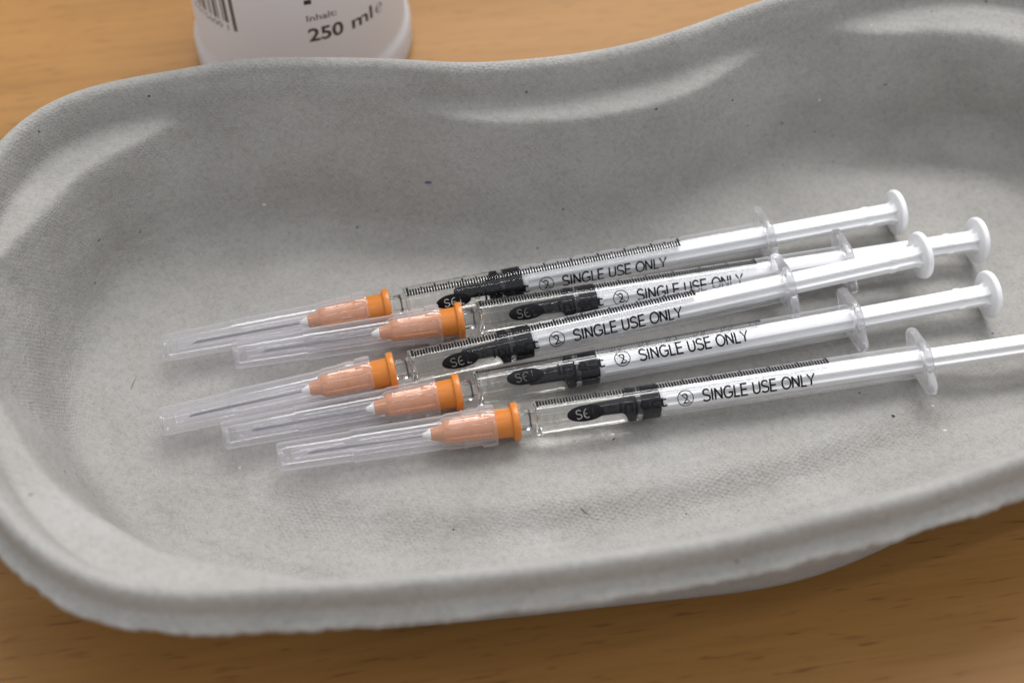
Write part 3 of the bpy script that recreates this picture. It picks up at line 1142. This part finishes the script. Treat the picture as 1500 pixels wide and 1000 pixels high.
# tip (mm), a second point on the axis, text angle, wing angle (degrees about the axis)
SYR = [
    ('rearmost capped syringe in the dish, its plunger end nearest the back wall', (-69.04, -1.49, 8.0), (82.14, 33.8, 9.0), 154, 12),
    ('capped syringe second from the back, with another thumb rest lying over its plunger rod', (-54.57, -4.03, 9.0), (97.1, 25.6, 9.2), 135, 16),
    ('middle capped syringe, tilted up with its plunger resting across the one behind', (-66.87, -18.99, 8.0), (83.0, 18.4, 12.8), 140, 12),
    ('capped syringe second from the front, thumb rest farthest right among those fully shown', (-54.47, -22.03, 8.0), (98.1, 11.6, 9.0), 112, 8),
    ('frontmost capped syringe, nearest the front rim, plunger running out past the right edge', (-43.63, -26.79, 8.0), (1.29, -18.95, 8.29), 130, 8),
]
for si, (label, tip, far, th_text, th_wing) in enumerate(SYR):
    tip, far = Vector(tip), Vector(far)
    x = (far - tip).normalized()
    z = (Vector((0, 0, 1)) - x * x.z).normalized()
    y = z.cross(x)
    root = bpy.data.objects.new('capped_syringe', None)
    C.objects.link(root)
    root.empty_display_size = 0.01
    M = Matrix((x, y, z)).transposed().to_4x4()
    M.translation = tip * MM
    root.matrix_world = M
    root['label'] = label
    root['category'] = 'syringe'
    root['group'] = 'capped syringes lying in the dish'
    roll = math.radians(th_text - 90)
    extra = random.uniform(0, 6.28)
    cap_o = link('needle_cap', M_CAP, CAP, root, rot=(math.radians(th_text - 35 + (si * 17) % 40), 0, 0))
    hub = link('needle_hub', M_HUB, ORANGE, root)
    link('epoxy_tip', M_EPOXY, EPOXY, hub)
    link('needle', M_NEEDLE, STEEL, root, rot=(random.uniform(-1, 1), 0, 0))
    bar = link('barrel', M_BARREL, BARREL, root, rot=(roll, 0, 0))
    link('scale_print', M_SCALE, INK, bar, smooth=False)
    link('numeral_print', M_NUM, INK, bar, smooth=False)
    link('warning_print', M_TEXT, INK, bar, smooth=False)
    link('logo_print', M_LOGO, INK, bar, smooth=False)
    link('finger_flange', M_FLANGE, WING, root, rot=(math.radians(th_wing), 0, 0))
    link('liquid', M_LIQ, LIQ, root)
    pl = link('plunger_rod', M_ROD, WHITE, root, rot=(math.radians((12, 20, 8, 16, 4)[si]), 0, 0))
    link('rubber_stopper', M_STOP, RUBBER, pl)
    link('thumb_rest', M_DISC, WHITE, pl)

# ------------------------------------------------------------------ bottle
bc = Vector((-51.2, 98.7, 0)) * MM
bott = bpy.data.objects.new('plastic_bottle', None)
C.objects.link(bott)
bott.location = bc
bott['label'] = 'white plastic bottle printed 250 ml standing on the table behind the dish'
bott['category'] = 'bottle'
BR = 25.0
bm_me = lathe('bottle_body', [(0.6, 0.0), (0.6, 21.5), (0.0, 22.5), (0.0, 25.2), (0.5, 26.0), (1.5, 26.3), (7.0, 26.3), (8.0, 26.0), (8.6, 25.4), (9.2, 25.05), (10.2, 24.95), (12, BR), (96, BR), (102, 24.2), (108, 21), (112, 16), (114, 12.5), (115, 11.5), (124, 11.5), (124, 0)], 128, 'Z')
sharp(bm_me, 50)
body = link('bottle_body', bm_me, BOTTLE, bott)
cp_me = lathe('bottle_cap', [(116, 11.7), (116, 14), (116.5, 14.3), (131, 14), (132, 13.2), (132, 0)], 96, 'Z', disp=lambda k, x, r, a: r + (0.25 * math.cos(48 * a) if 116 <= x < 131.5 and r > 13 else 0))
link('bottle_cap', cp_me, WHITE, bott)


def wrap_z(bm, name, r):
    slice_bm(bm, 0, 1.0)
    for v in bm.verts:
        a = v.co.x / r
        v.co = Vector((r * math.sin(a), -r * math.cos(a), v.co.y)) * MM
    me = bpy.data.meshes.new(name)
    bm.to_mesh(me)
    bm.free()
    return me


def ang(d):
    return math.radians(d) * BR


bm = bmesh.new()
a, b = text_width('250', 5.0)
sx = (ang(31.6) - ang(13.3)) / (b - a)
text_bm(bm, '250', 5.0, ang(13.3) - a * sx, 21.2, sx, weight=0.11)
a, b = text_width('ml', 5.0)
sx = (ang(50.5) - ang(37.2)) / (b - a)
text_bm(bm, 'ml', 5.0, ang(37.2) - a * sx, 21.2, sx, weight=0.07)
link('volume_print', wrap_z(bm, 'volume_print', BR + 0.05), BINK, body, smooth=False)
bm = bmesh.new()
a, b = text_width('\u212e', 4.6)
text_bm(bm, '\u212e', 4.6, ang(53.2) - a, 21.2, weight=0.02)
a, b = text_width('Inhalt:', 2.35)
sx = (ang(29.2) - ang(13.4)) / (b - a)
text_bm(bm, 'Inhalt:', 2.35, ang(13.4) - a * sx, 26.8, sx, weight=0.03)
link('caption_print', wrap_z(bm, 'caption_print', BR + 0.05), BINK2, body, smooth=False)
bm = bmesh.new()
bm_rect(bm, ang(13.2), 31.4, ang(17.0), 32.6)
link('mark_print', wrap_z(bm, 'mark_print', BR + 0.05), BINK, body, smooth=False)
bm = bmesh.new()
r_ = random.Random(11)
x = ang(-24.6)
left = ang(-66)
first = True
while x > left:
    wd = r_.choice((0.34, 0.34, 0.68, 1.0))
    long_ = first or x < left + 1.5
    bm_rect(bm, x - wd, 22.6 if long_ else 24.4, x, 50)
    x -= wd + r_.choice((0.34, 0.34, 0.68, 1.0))
    first = False
text_bm(bm, '4 015600 1', 2.4, ang(-60), 22.1, 1.25)
link('barcode_print', wrap_z(bm, 'barcode_print', BR + 0.05), BINK2, body, smooth=False)
